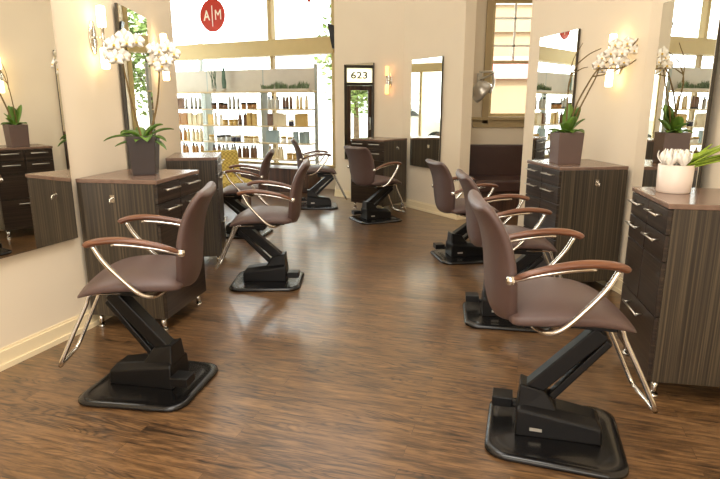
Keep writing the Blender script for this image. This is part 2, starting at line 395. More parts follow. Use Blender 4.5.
# ------------------------------------------------------------------ outdoors
gr = struct(link('ground', bx(-60, 60, -20, 70, -.32, -.2), 'asphalt'))
bm = bmesh.new()
prism(bm, [tuple((G0+gd*-3+hd(26)*.1)[:2]), tuple((G0+gd*9+hd(26)*.1)[:2]), tuple((G0+gd*9+hd(26)*3.2)[:2]), tuple((G0+gd*-3+hd(26)*3.2)[:2])], -.2, -.1)
box(bm, -30, -4.06, -6, 12.0, -.2, .14)
struct(link('sidewalk', bm, 'sidewalk'))
def facade(name, c, heading, w, h, m, label, rows, cols, first=0):
    r = empty(name, (c[0], c[1], -.2), heading)      # local +x points toward the shop
    tag(r, label, 'building')
    bm = bmesh.new(); box(bm, -3, 0, -w/2, w/2, 0, h); box(bm, 0, .25, -w/2-.1, w/2+.1, h-.5, h); box(bm, 0, .12, -w/2, w/2, 3.6, 3.9)
    link('wall', bm, m, r)
    for i in range(first, rows):
        for j in range(cols):
            y = -w/2 + w*(j+.5)/cols; z = 1.0 + i*3.4
            bm = bmesh.new(); ww = w/cols*.28
            box(bm, 0, .10, y-ww-.08, y+ww+.08, z-.08, z+1.9); f = link('window', bm, 'white', r)
            bm = bmesh.new(); box(bm, .09, .12, y-ww, y-.04, z, z+.88); box(bm, .09, .12, y+.04, y+ww, z, z+.88); box(bm, .09, .12, y-ww, y-.04, z+.95, z+1.82); box(bm, .09, .12, y+.04, y+ww, z+.95, z+1.82)
            link('pane', bm, 'bldg', f)
    return r
n26 = hd(26)
facade('town_building', tuple(G0+gd*7.2+n26*15.2), 206, 12, 10, 'bldw', 'wide pale stucco building across the street seen through the shop front', 3, 4)
facade('town_building', tuple(G0+gd*-.2+n26*15), 206, 1.6, 9, 'bldp', 'narrow dusty pink building across the street behind the tree', 2, 1)
ch_ = facade('shop_building', (5.6, 16.5, 0), 183, 7, 9, 'bldt', 'tan shop building seen through the sash window over the bench', 3, 2, 1)
link('shop_fascia', bx(0, .2, -3.4, 3.4, 2.35, 2.95), mat('pale_pink_fascia', (212, 130, 120), .6, var=.02), ch_)
facade('town_building', (-17, 11, 0), 92, 16, 8, 'bldw', 'pale building outside, seen only reflected in the far mirrors', 2, 5)
def tree(loc, h, label, seed):
    rnd = random.Random(seed); r = empty('street_tree', loc); tag(r, label, 'tree', None)
    bm = bmesh.new(); tube(bm, [(0, 0, 0), (.05, .02, h*.3), (0, .05, h*.6)], .1, r1=.05)
    for k in range(5):
        a = k*1.3; tube(bm, [(0, .03, h*.35+k*.15), (.5*math.cos(a), .5*math.sin(a), h*.6+k*.15)], .035, r1=.012)
    link('trunk', bm, 'bark', r)
    bm = bmesh.new()
    for k in range(1500):
        th, ph = rnd.uniform(0, 6.283), rnd.uniform(-1, 1); rr = h*.3*rnd.uniform(.35, 1)
        c = Vector((rr*math.cos(th)*math.sqrt(1-ph*ph), rr*math.sin(th)*math.sqrt(1-ph*ph), h*.62+rr*ph*1.15))
        a = Vector((rnd.uniform(-1, 1), rnd.uniform(-1, 1), rnd.uniform(-.6, .6))).normalized()*.10; b = a.cross(Vector((rnd.uniform(-1, 1), rnd.uniform(-1, 1), 1))).normalized()*.06
        bm.faces.new([bm.verts.new(c+a), bm.verts.new(c+b), bm.verts.new(c-a), bm.verts.new(c-b)])
    link('foliage', bm, 'tree', r)
tree((.15, 14.6, -.1), 4.4, 'leafy street tree outside the right end of the shop front', 3)
tree((-8.0, 7.1, .1), 3.4, 'leafy street tree outside the door numbered 623, seen in mirrors', 5)
pl = G0 + gd*4.25 + n26*1.6
po = empty('street_lamp_post', (pl.x, pl.y, -.1)); tag(po, 'slim grey street post outside the shop window near the red sign', 'street lamp')
bm = bmesh.new(); tube(bm, [(0, 0, 0), (0, 0, 5)], .06, 12); link('pole', bm, 'post', po)
bm = bmesh.new(); lathe(bm, [(.11, 0), (.12, .04), (.10, .45), (.07, .5)], 16); link('pole_base', bm, 'post', po)
def car(loc, heading, label, m='carw'):
    r = empty('parked_car', loc, heading); tag(r, label, 'car')
    prof = [(-2.1, .35), (-2.15, .7), (-1.9, .92), (-1.35, .98), (-.85, 1.36), (.45, 1.40), (1.1, 1.0), (1.9, .86), (2.12, .6), (2.1, .32)]
    bm = bmesh.new(); a = [bm.verts.new((x, -.85 if z < 1.1 else -.68, z)) for x, z in prof]; b = [bm.verts.new((x, .85 if z < 1.1 else .68, z)) for x, z in prof]
    bm.faces.new(a[::-1]); bm.faces.new(b)
    for i in range(len(a)): bm.faces.new((a[i], a[(i+1) % len(a)], b[(i+1) % len(a)], b[i]))
    link('body', bm, m, r, bevel=.06, seg=3)
    for s in (-1, 1):
        bm = bmesh.new(); q = [(-1.15, 1.0), (-.8, 1.29), (.38, 1.32), (.9, 1.02)]
        a = [bm.verts.new((x, s*(.875 if z < 1.1 else .72), z)) for x, z in q]; b = [bm.verts.new((x, s*(.82 if z < 1.1 else .66), z)) for x, z in q]
        bm.faces.new(a); bm.faces.new(b[::-1])
        for i in range(4): bm.faces.new((a[i], a[(i+1) % 4], b[(i+1) % 4], b[i]))
        link('side_window', bm, 'carg', r)
        for x in (-1.35, 1.35):
            bm = bmesh.new(); lathe(bm, [(.2, -.1), (.31, -.1), (.33, -.06), (.33, .06), (.31, .1), (.2, .1)], 24)
            bmesh.ops.rotate(bm, verts=bm.verts[:], matrix=Matrix.Rotation(R(90), 3, 'X')); bmesh.ops.translate(bm, verts=bm.verts[:], vec=(x, s*.8, .33))
            w = link('wheel', bm, 'tyre', r)
            bm = bmesh.new(); lathe(bm, [(.02, -.105), (.2, -.105), (.2, .105), (.02, .105)], 20)
            bmesh.ops.rotate(bm, verts=bm.verts[:], matrix=Matrix.Rotation(R(90), 3, 'X')); bmesh.ops.translate(bm, verts=bm.verts[:], vec=(x, s*.8, .33))
            link('hubcap', bm, 'satin', w)
car((-6.15, 10.95, .14), 176, 'pale car outside, seen only as a reflection in the far mirror')
car((4.3, 12.4, -.2), 92, 'white car parked outside the sash window over the bench')

# ------------------------------------------------------------------ styling cabinets
CW, CD, CHT = .57, .53, .97
def make_cabinet():
    """local +x = drawer front, y = width; origin on the floor at the centre"""
    r = empty('styling_cabinet', (0, 0, 0)); d, w = CD/2, CW/2
    link('body', bx(-d, d-.02, -w, w, .09, CHT-.025), 'veneer', r, bevel=.003)
    bm = bmesh.new(); box(bm, -d, d+.004, -w-.004, w+.004, CHT-.025, CHT); link('top', bm, 'ctop', r, bevel=.004)
    def handle(p, y0, y1, z):
        bm = bmesh.new()
        tube(bm, [(d, y0+.02, z), (d+.035, y0+.02, z)], .004, 8); tube(bm, [(d, y1-.02, z), (d+.035, y1-.02, z)], .004, 8); tube(bm, [(d+.035, y0, z), (d+.035, y1, z)], .0055, 8)
        link('handle', bm, 'satin', p)
    g = .003
    for (z0, z1) in ((.825, .94), (.695, .82)):
        for (y0, y1) in ((-w+g, -g), (g, w-g)):
            f = link('drawer', bx(d-.02, d, y0, y1, z0, z1), 'front', r, bevel=.002)
            c = (y0+y1)/2; handle(f, c-.085, c+.085, z1-.035)
    for (y0, y1) in ((-w+g, -g), (g, w-g)):
        f = link('door', bx(d-.02, d, y0, y1, .425, .69), 'front', r, bevel=.002)
    f = link('drawer', bx(d-.02, d, -w+g, w-g, .095, .42), 'front', r, bevel=.002); handle(f, -.12, .12, .37)
    for s in (-1, 1):
        bm = bmesh.new()
        y = s*(w+.001)
        box(bm, -.045, -.015, min(y, y+s*.004), max(y, y+s*.004), .83, .875); tube(bm, [(-.03, y+s*.004, .86), (-.03, y+s*.03, .85), (-.03, y+s*.034, .835), (-.03, y+s*.026, .825)], .004, 8)
        link('tool_hook', bm, 'chrome', r)
    for x in (-d+.04, d-.05):
        for y in (-w+.04, w-.04):
            bm = bmesh.new(); lathe(bm, [(.016, .012), (.016, .09)], 14, (x, y, 0)); lathe(bm, [(.022, 0), (.024, .004), (.022, .012)], 14, (x, y, 0))
            link('foot', bm, 'chrome', r)
    return r
cab0 = make_cabinet(); used = []
def place_cabinet(fn, front_dir, label, near=1, depth_scale=1):
    """fn = near front floor corner, front_dir = heading of the drawer front going away; near=1: cabinet lies to the left of the front"""
    c = cab0 if not used else copy_tree(cab0); used.append(c)
    a = hd(front_dir); side = Vector((-a.y, a.x, 0)) if near == 1 else Vector((a.y, -a.x, 0))    # towards the wall
    ctr = Vector((fn[0], fn[1], 0)) + a*CW/2 + side*CD*depth_scale/2; c.scale.x = depth_scale
    c.location = ctr; fr = -side; c.rotation_euler.z = math.atan2(fr.y, fr.x)
    tag(c, label, 'cabinet', 'dark styling cabinets')
    return c
L1 = place_cabinet((-1.21, 3.315), 9.5, 'dark striped styling cabinet against left wall, holding the charcoal orchid planter', 1)
L2 = place_cabinet((-1.235, 4.86), -10, 'dark styling cabinet farther back on the left with an empty top', 1, .8)
R2 = place_cabinet((1.40, 2.50), 10.3, 'nearest dark striped styling cabinet on the right, holding the round white pot', -1); R2.location.x += .0
R1 = place_cabinet((1.447, 4.06), -7, 'dark striped styling cabinet on the right holding the taupe orchid planter', -1)
R0 = place_cabinet((.31, 7.40), -50.5, 'small distant dark styling cabinet beside the mirror reflecting the door', -1)

# ------------------------------------------------------------------ mirrors
def mirror(p, q, z0, z1, label, off=.0, extra=0):
    """p->q along the wall, seen side is to the room (right of p->q when room is right)"""
    p, q = Vector(p), Vector(q); d = (q-p); Ln = d.length; a = math.atan2(d.y, d.x)
    r = empty('wall_mirror', ((p.x+q.x)/2, (p.y+q.y)/2, z0), rz=a); tag(r, label, 'mirror', 'tall styling mirrors')
    s = extra
    link('backing', bx(-Ln/2, Ln/2, min(0, s*.018), max(0, s*.018), 0, z1-z0), 'medge', r)
    y = s*.019
    link('mirror_glass', bx(-Ln/2+.003, Ln/2-.003, min(y, y+s*.004), max(y, y+s*.004), .003, z1-z0-.003), 'mirror', r)
    return r
# extra=-1: glass faces the right-hand side of p->q ; +1 left-hand side
def along(p, heading, l): v = hd(heading)*l; return (p[0]+v.x, p[1]+v.y)
pm = (-1.757, 3.37); mirror(along(pm, 199, .66), pm, .61, 2.04, 'tall mirror at far left edge reflecting a cabinet and orchid', extra=-1)
pm = (-1.64, 4.0); mirror(pm, along(pm, -4.6, .66), .64, 2.07, 'tall narrow mirror on left wall behind the charcoal orchid planter', extra=-1)
pm = (1.995, 3.9); mirror(along(pm, 181.5, .66), pm, .62, 2.05, 'tall mirror on right wall behind the white pot of flowers', extra=1)
pm = (1.848, 4.97); mirror(pm, along(pm, -10, .66), .62, 2.03, 'tall mirror on right wall left of the taupe orchid planter', extra=1)
pm = (-.225, 8.715); mirror(along(pm, 129.7, .56), pm, .60, 2.0, 'narrow far mirror reflecting the door numbered 623', extra=1)
pm = (.71, 7.83); mirror(along(pm, 149.2, .64), pm, .60, 2.0, 'far mirror reflecting a parked car wheel', extra=1)

# ------------------------------------------------------------------ sconces
def make_sconce(bm_mat, name='wall_sconce'):
    r = empty(name, (0, 0, 0))
    bm = bmesh.new(); st = []
    for t in (-.115, -.11, -.06, 0, .06, .11, .115):
        w = .045*math.sqrt(max(.02, 1-(t/.118)**2)); st.append(((.008, 0, t), (0, 1, 0), (1, 0, 0), w, .008, 0))
    loft(bm, st, 20, .8); link('wall_plate', bm, 'chrome', r)
    bm = bmesh.new(); tube(bm, [(.012, 0, 0), (.08, 0, 0)], .009); lathe(bm, [(.018, -.075), (.021, -.07), (.012, -.055), (.012, .055), (.021, .07), (.018, .075)], 18, (.085, 0, 0)); link('stem', bm, 'chrome', r)
    for s in (-1, 1):
        bm = bmesh.new(); z = [.07, .075, .20, .212, .216]; rr = [.024, .029, .031, .028, .018]
        pr = list(zip(rr, [s*a for a in z])); lathe(bm, pr, 20, (.085, 0, 0)); link('glass_tube', bm, bm_mat, r)
    return r
sc = make_sconce('bulb'); sc2 = make_sconce('bulb2')
def place_sconce(proto, first, p, normal, z, label, sc_=.88):
    c = proto if first else copy_tree(proto)
    c.location = (p[0], p[1], z); c.rotation_euler.z = R(90-normal); c.scale = (sc_,)*3; tag(c, label, 'wall lamp', 'twin tube wall sconces')
place_sconce(sc, True, (-1.697, 3.75), 99.5, 1.82, 'lit chrome twin-tube sconce on left wall near the big left mirror')
place_sconce(sc, False, (-1.722, 4.95), 85, 1.80, 'lit twin-tube sconce half hidden behind white orchid blossoms on left')
place_sconce(sc, False, (1.952, 4.40), 260, 1.73, 'lit twin-tube sconce on right wall behind the orchid spray')
place_sconce(sc2, True, (.425, 8.186), 220, 1.75, 'amber-glowing twin-tube sconce between the two far mirrors')

# ------------------------------------------------------------------ salon chairs
def make_chair():
    r = empty('salon_chair', (0, 0, 0)); up = []
    # base plate
    bm = bmesh.new()
    lay = [(.275, .265, .012, 0), (.28, .27, .02, .008), (.277, .267, .028, .02), (.26, .25, .03, .028), (.245, .235, .024, .024), (.22, .21, .03, .026), (.12, .10, .02, .035)]
    rings = []
    for hx, hy, zz, z in lay:
        rings.append([bm.verts.new((x, y, z)) for x, y in rrect(hx, hy*.93, min(.09, hy*.6), 6, hy)])
    bm.faces.new(rings[0][::-1]); bm.faces.new(rings[-1])
    for a, b in zip(rings, rings[1:]):
        for k in range(len(a)): f = bm.faces.new((a[k], a[(k+1) % len(a)], b[(k+1) % len(a)], b[k])); f.smooth = True
    link('base_plate', bm, 'rubber', r)
    # pump housing: low wedge in front, tall tower behind
    bm = bmesh.new()
    A = [(-.16, -.095), (.19, -.085), (.19, .085), (-.16, .095)]
    lo = [bm.verts.new((x, y, .03)) for x, y in A]
    mid = [bm.verts.new((x*.98, y*.96, z)) for (x, y), z in zip(A, (.15, .10, .10, .15))]
    hi = [bm.verts.new((x*.85, y*.55, z)) for (x, y), z in zip(A, (.175, .13, .13, .175))]
    bm.faces.new(lo[::-1]); bm.faces.new(hi)
    for a, b in ((lo, mid), (mid, hi)):
        for k in range(4): bm.faces.new((a[k], a[(k+1) % 4], b[(k+1) % 4], b[k]))
    link('pump_housing', bm, 'black', r, bevel=.008)
    bm = bmesh.new()
    lo = [bm.verts.new(v) for v in ((-.155, -.075, .13), (.02, -.06, .13), (.02, .06, .13), (-.155, .075, .13))]
    hi = [bm.verts.new(v) for v in ((-.15, -.055, .25), (-.045, -.045, .225), (-.045, .045, .225), (-.15, .055, .25))]
    bm.faces.new(lo[::-1]); bm.faces.new(hi)
    for k in range(4): bm.faces.new((lo[k], lo[(k+1) % 4], hi[(k+1) % 4], hi[k]))
    link('pump_tower', bm, 'black', r, bevel=.008)
    # label plate low on the housing
    la = link('rating_plate', bx(-.10, -.05, -.0965, -.0945, .062, .076), 'hood', r)
    # pedal
    bm = bmesh.new(); box(bm, -.265, -.175, .05, .14, .075, .12); tube(bm, [(-.215, .09, .09), (-.13, .05, .08)], .012)
    link('foot_pedal', bm, 'black', r, bevel=.006)
    # lift arm
    def beam(p, q, w, h, name, m):
        p, q = Vector(p), Vector(q); d = (q-p).normalized(); u = Vector((0, 1, 0)); n = d.cross(u)
        bm = bmesh.new(); vs = []
        for c in (p, q):
            vs.append([bm.verts.new(c+u*a*w+n*b*h) for a, b in ((-1, -1), (1, -1), (1, 1), (-1, 1))])
        bm.faces.new(vs[0][::-1]); bm.faces.new(vs[1])
        for k in range(4): bm.faces.new((vs[0][k], vs[0][(k+1) % 4], vs[1][(k+1) % 4], vs[1][k]))
        return link(name, bm, m, r, bevel=.006)
    beam((-.11, 0, .205), (.17, 0, .495), .038, .034, 'lift_arm', 'black')
    beam((-.02, 0, .185), (.20, 0, .45), .026, .016, 'lift_link', 'black')
    # bracket / swivel
    bm = bmesh.new(); box(bm, .0, .21, -.045, .045, .49, .525); lathe(bm, [(.055, .52), (.06, .525), (.06, .545), (.05, .55)], 18, (.06, 0, 0)); link('swivel_bracket', bm, 'black', r, bevel=.004)
    # upper part
    bm = bmesh.new(); box(bm, -.16, .16, -.17, .17, .547, .562); box(bm, .07, .18, -.13, .13, .535, .55); up.append(link('seat_frame', bm, 'black', r, bevel=.004))
    st = []
    ctl = [(-.245, .545, .20, .012), (-.235, .545, .222, .030), (-.19, .548, .238, .040), (-.08, .556, .248, .044), (.05, .562, .252, .043), (.16, .556, .250, .038), (.24, .540, .242, .030), (.295, .520, .225, .020), (.318, .508, .205, .011), (.324, .504, .19, .005)]
    for x, z, hw, ht in ctl: st.append(((x*.84-.015, 0, z+.05), (0, 1, 0), (0, 0, 1), hw, ht, -.012))
    bm = bmesh.new(); loft(bm, st, 36, .42); s_ = link('seat', bm, 'leather', r); up.append(s_)
    md = s_.modifiers.new('s', 'SUBSURF'); md.levels = md.render_levels = 1
    # backrest
    P = catmull([(-.212, 0, .545), (-.238, 0, .61), (-.248, 0, .70), (-.258, 0, .80), (-.283, 0, .90), (-.323, 0, .98), (-.350, 0, 1.015)], 4)
    st = []; n = len(P)
    for i, p in enumerate(P):
        t = i/(n-1); d = (P[min(i+1, n-1)]-P[max(i-1, 0)]).normalized(); nd = Vector((0, 1, 0)).cross(d)
        hw = .165 + .075*min(1, t/.35)**.8 - .03*max(0, (t-.7)/.3)**2
        ht = .038 - .012*max(0, t-.5)*2
        e = min(t, 1-t)
        if e < .08: k = math.sqrt(max(0, 1-(1-e/.08)**2)); hw *= .82+.18*k; ht *= .25+.75*k
        st.append((p, (0, 1, 0), nd if nd.x > 0 else -nd, hw, ht, .034*(1-.75*t**3)))
    bm = bmesh.new(); loft(bm, st, 36, .5); b_ = link('backrest', bm, 'leather', r); up.append(b_)
    md = b_.modifiers.new('s', 'SUBSURF'); md.levels = md.render_levels = 1
    for s in (-1, 1):
        # wooden armrest
        y = s*.268
        Q = catmull([(-.235, s*.252, .755), (-.16, y, .790), (-.06, y, .815), (.03, y, .826), (.11, y, .822), (.158, y*.98, .81), (.17, y*.97, .80)], 5)
        st = []; n = len(Q)
        for i, p in enumerate(Q):
            t = i/(n-1); d = (Q[min(i+1, n-1)]-Q[max(i-1, 0)]).normalized(); nd = d.cross(Vector((0, 1, 0))); nd = nd if nd.z > 0 else -nd
            e = min(t, 1-t); k = 1 if e > .06 else (.45+.55*e/.06)
            st.append((p, (0, 1, 0), nd, (.014+.012*min(1, t*1.8))*k, (.010+.005*min(1, t*1.5))*k, 0))
        bm = bmesh.new(); loft(bm, st, 16, .75); up.append(link('armrest', bm, 'armwood', r))
        # chrome arm tube under it, running down to the seat frame
        bm = bmesh.new()
        tube(bm, catmull([(-.235, s*.245, .748), (-.14, s*.262, .778), (-.03, s*.264, .798), (.06, s*.264, .807)], 5), .0085)
        lathe(bm, [(.004, -.018), (.016, -.012), (.018, 0), (.016, .012), (.004, .018)], 14, (-.235, s*.255, .755))
        up.append(link('arm_rail', bm, 'chrome', r))
        bm = bmesh.new()
        tube(bm, catmull([(.14, s*.264, .805), (.10, s*.266, .73), (.03, s*.266, .645), (-.04, s*.264, .575), (-.09, s*.24, .550), (-.12, s*.16, .545)], 6), .0105)
        up.append(link('arm_strut', bm, 'chrome', r))
    # footrest
    bm = bmesh.new(); pts = []
    W = .11
    pts = catmull([(.08, -W, .535), (.20, -W, .535), (.235, -W, .52), (.255, -W, .47), (.32, -W-.01, .34), (.385, -W-.015, .205)], 5) + catmull([(.402, -W, .172), (.407, -.05, .167), (.407, .05, .167), (.402, W, .172)], 4) + catmull([(.385, W+.015, .205), (.32, W+.01, .34), (.255, W, .47), (.235, W, .52), (.20, W, .535), (.08, W, .535)], 5)
    tube(bm, pts, .0105); up.append(link('footrest', bm, 'chrome', r))
    return r
UP = ('seat_frame', 'seat', 'backrest', 'armrest', 'arm_rail', 'arm_strut', 'footrest')
LIFT = ('lift_arm', 'lift_link', 'swivel_bracket')
ch0 = make_chair(); chs = []
def place_chair(x, y, bh, sh, label, dz=0, ux=0):
    c = ch0 if not chs else copy_tree(ch0); chs.append((c, x, y, bh, sh, dz, ux)); tag(c, label, 'chair', 'brown hydraulic salon chairs')
def settle():
    for c, x, y, bh, sh, dz, ux in chs:
        c.location = (x, y, 0); c.rotation_euler.z = R(90-bh); d = R(bh-sh); px = .06
        for k in c.children:
            nm = k.name.split('.')[0]
            if nm in UP:
                k.rotation_euler.z = d; k.location = (px+(ux-px)*math.cos(d), (ux-px)*math.sin(d), dz)
            elif nm == 'swivel_bracket': k.location.z = dz
            elif nm in ('lift_arm', 'lift_link') and dz:
                # tip the arm about its lower pivot
                a = math.atan2(.29+dz, .28)-math.atan2(.29, .28); k.rotation_euler.y = -a
                q = Vector((-.11, 0, .205)); k.location = q - Matrix.Rotation(-a, 3, 'Y') @ q
place_chair(-1.07, 2.645, -80, -97, 'brown salon chair at front left facing the charcoal orchid cabinet')
place_chair(.84, 2.185, 106, 94, 'brown salon chair nearest the camera at front right', .03, -.04)
place_chair(-.75, 4.38, -90, -93, 'brown salon chair on the left, second from the camera, facing left', -.04)
place_chair(.99, 3.60, 98, 92, 'brown salon chair directly behind the nearest right one', -.035)
place_chair(.99, 5.15, 80, 78, 'brown salon chair on the right, third from the camera, seen from behind', -.10)
place_chair(.19, 6.95, 65, 52, 'brown salon chair seen from behind at the small distant cabinet', -.09)
place_chair(-1.30, 6.15, -80, -95, 'brown salon chair partly hidden on the left, beside the yellow chair', -.09)
place_chair(-.60, 7.90, 85, 82, 'brown salon chair farthest away in front of the product shelves', -.06)
settle()

# ------------------------------------------------------------------ plants
def square_pot(bm, w0, w1, h, c=(0, 0, 0)):
    x, y, z = c
    L = [(w0, 0), (w1, h), (w1-.012, h), (w1-.016, h-.03)]
    rings = [[bm.verts.new((x+sx*w, y+sy*w, z+zz)) for sx, sy in ((-1, -1), (1, -1), (1, 1), (-1, 1))] for w, zz in L]
    bm.faces.new(rings[0][::-1]); bm.faces.new(rings[-1])
    for a, b in zip(rings, rings[1:]):
        for k in range(4): bm.faces.new((a[k], a[(k+1) % 4], b[(k+1) % 4], b[k]))
def leaf(bm, base, az, L, w, rise, droop, mi=0, twist=0):
    """broad arching leaf with a fold and some thickness"""
    base = Vector(base); h = Vector((math.cos(az), math.sin(az), 0)); sd = Vector((-h.y, h.x, 0)); rows = []; n = 9
    for i in range(n+1):
        t = i/n; c = base + h*L*t + Vector((0, 0, rise*t - droop*t*t)); ww = w*(math.sin(math.pi*min(1, t*.86+.10))**.75)*(1 if t < .98 else .3)
        s2 = (sd*math.cos(twist*t)+Vector((0, 0, 1))*math.sin(twist*t))
        rows.append([bm.verts.new(c - s2*ww + Vector((0, 0, ww*.35))), bm.verts.new(c), bm.verts.new(c + s2*ww + Vector((0, 0, ww*.35))), bm.verts.new(c+Vector((0, 0, -.004)))])
    for a, b in zip(rows, rows[1:]):
        for q in ((0, 1), (1, 2), (2, 3), (3, 0)):
            f = bm.faces.new((a[q[0]], a[q[1]], b[q[1]], b[q[0]])); f.smooth = True; f.material_index = mi
def blossom(parent, p, face, size, seed):
    rnd = random.Random(seed); face = Vector(face).normalized(); up = Vector((0, 0, 1)); s = up.cross(face).normalized(); u = face.cross(s)
    bm = bmesh.new(); p = Vector(p)
    for k, (a, l, w) in enumerate(((90, 1, .42), (215, .95, .42), (325, .95, .42), (12, 1.0, .62), (168, 1.0, .62))):
        d = s*math.cos(R(a))+u*math.sin(R(a)); q = face.cross(d); rows = []
        for i in range(6):
            t = i/5; ww = w*size*math.sin(math.pi*(t*.85+.12))**.8; c = p + d*size*l*t + face*(size*.18*math.sin(t*2.6))
            rows.append((bm.verts.new(c-q*ww), bm.verts.new(c+face*size*.07), bm.verts.new(c+q*ww), bm.verts.new(c-face*size*.02)))
        for r0, r1 in zip(rows, rows[1:]):
            for j in range(4): f = bm.faces.new((r0[j], r0[(j+1) % 4], r1[(j+1) % 4], r1[j])); f.smooth = True
    n0 = len(bm.faces)
    c = p+face*size*.2-u*size*.12; r_ = size*.17
    bmesh.ops.create_icosphere(bm, subdivisions=1, radius=r_, matrix=Matrix.Translation(c))
    bm.faces.ensure_lookup_table()
    for f in bm.faces[n0:]: f.material_index = 1
    link('blossom', bm, ['petal', 'lip'], parent)
def orchid(loc, rz, potm, w0, w1, h, label, sprays, leaves, seed, bs=.038):
    rnd = random.Random(seed)
    r = empty('potted_orchid', loc, rz=rz); tag(r, label, 'plant')
    bm = bmesh.new(); square_pot(bm, w0, w1, h); link('planter', bm, potm, r, bevel=.004)
    link('bark', bx(-w1+.02, w1-.02, -w1+.02, w1-.02, h-.05, h-.022), 'soil', r)
    inv = Matrix.Rotation(-rz, 3, 'Z')
    bm = bmesh.new()
    for az, L, w, rise, dr in leaves: leaf(bm, (rnd.uniform(-.01, .01), rnd.uniform(-.01, .01), h-.03), R(az)-rz, L, w, rise, dr)
    link('leaves', bm, 'leaf', r)
    for sp in sprays:
        pts = [inv @ Vector(q) for q in sp['path']]; C = catmull(pts, 6)
        bm = bmesh.new(); tube(bm, C, .007, 7, r1=.004)
        for tw in sp.get('twigs', []): tube(bm, catmull([inv @ Vector(q) for q in tw], 5), .005, 6, r1=.0025)
        st = link('flower_stem', bm, 'stem', r)
        for k, (dx, dy, dz) in enumerate(sp['flowers']):
            p = inv @ Vector((dx, dy, dz))
            f = inv @ (Vector(sp['face']) + Vector((rnd.uniform(-.5, .5), rnd.uniform(-.4, .4), rnd.uniform(-.3, .2))))
            blossom(st, p, f, bs*rnd.uniform(.85, 1.1), seed*100+k)
    return r
# charcoal planter on the left cabinet
OL = Vector((-1.385, 3.63, CHT))
def ring(cx, cy, cz, n, rx, rz_, seed, ry=.03):
    rnd = random.Random(seed); out = []
    for k in range(n):
        t = k/(n-1)*2-1
        out.append((cx+rx*t, cy+rnd.uniform(-ry, ry), cz+rz_*rnd.uniform(-1, 1)))
    return out
orchid(tuple(OL), R(10), 'potdark', .068, .088, .245, 'white orchid in charcoal square planter on the left cabinet',
    [dict(path=[(0, -.02, .22), (-.04, -.02, .42), (-.065, -.03, .62), (-.075, -.03, .74), (-.04, -.05, .82)], flowers=[(-.135, -.05, .735), (-.10, -.08, .79), (-.045, -.04, .835), (-.015, -.09, .80), (-.055, -.06, .725), (.03, -.05, .81), (-.09, -.09, .71)], face=(.35, -1, .05)),
     dict(path=[(.03, .02, .22), (.09, .03, .42), (.12, .03, .58), (.13, .02, .70)], flowers=[(.10, 0, .70), (.15, -.03, .755), (.20, 0, .78), (.165, -.02, .67), (.235, .01, .745), (.20, -.04, .70), (.12, -.02, .77)], face=(.4, -1, .05))],
    [(170, .15, .045, .16, .12), (10, .13, .045, .2, .1), (300, .13, .045, .1, .1), (220, .13, .045, .14, .1), (185, .24, .03, .12, .12), (205, .18, .03, .02, .05), (-20, .17, .03, .10, .10), (25, .19, .032, .16, .09), (330, .2, .026, .05, .10), (120, .15, .03, .13, .05), (75, .2, .03, .18, .08), (265, .12, .03, .06, .06)], 3, .050)
# taupe planter on the right cabinet
OR = Vector((1.585, 4.36, CHT))
orchid(tuple(OR), R(3), 'potbrown', .088, .096, .235, 'white orchid in taupe square planter on the right cabinet',
    [dict(path=[(0, -.01, .20), (.03, -.05, .42), (.09, -.08, .58), (.16, -.10, .70), (.27, -.12, .78), (.42, -.13, .86), (.50, -.13, .84)], flowers=[(.17, -.10, .77), (.215, -.14, .80), (.26, -.10, .86), (.30, -.14, .80), (.345, -.11, .87), (.385, -.13, .82), (.43, -.12, .88), (.24, -.15, .74), (.32, -.13, .74), (.47, -.13, .83)], face=(-.45, -1, .0),
        twigs=[[(.16, -.10, .70), (.32, -.12, .70), (.47, -.14, .80), (.56, -.14, .81)], [(.33, -.12, .80), (.42, -.13, .92), (.46, -.13, 1.02)], [(.12, -.09, .64), (.22, -.1, .66), (.36, -.12, .72)]]),
     dict(path=[(.03, .0, .2), (.05, -.03, .36), (.11, -.06, .53), (.15, -.08, .64), (.17, -.09, .74)], flowers=[(.15, -.10, .72), (.19, -.08, .69)], face=(-.3, -1, 0), twigs=[]),
     dict(path=[(.0, .02, .2), (-.015, 0, .45), (-.02, -.02, .62), (.03, -.03, .74)], flowers=[(-.01, 0, .58)][:0], face=(0, -1, 0),
        twigs=[[(.03, -.03, .74), (.10, -.04, .80), (.18, -.05, .84)], [(-.01, -.02, .66), (.06, -.03, .70), (.1, -.04, .71)], [(-.015, -.02, .6), (-.01, -.02, .75), (.05, -.03, .88)]])],
    [(200, .14, .04, .12, .09), (-10, .12, .042, .18, .05), (70, .10, .045, .27, .03), (150, .14, .04, .12, .08), (265, .13, .045, .12, .09), (310, .13, .045, .13, .10), (20, .10, .048, .24, .02), (240, .12, .045, .17, .07), (285, .09, .045, .20, .05), (340, .07, .045, .25, .02)], 5, .046)
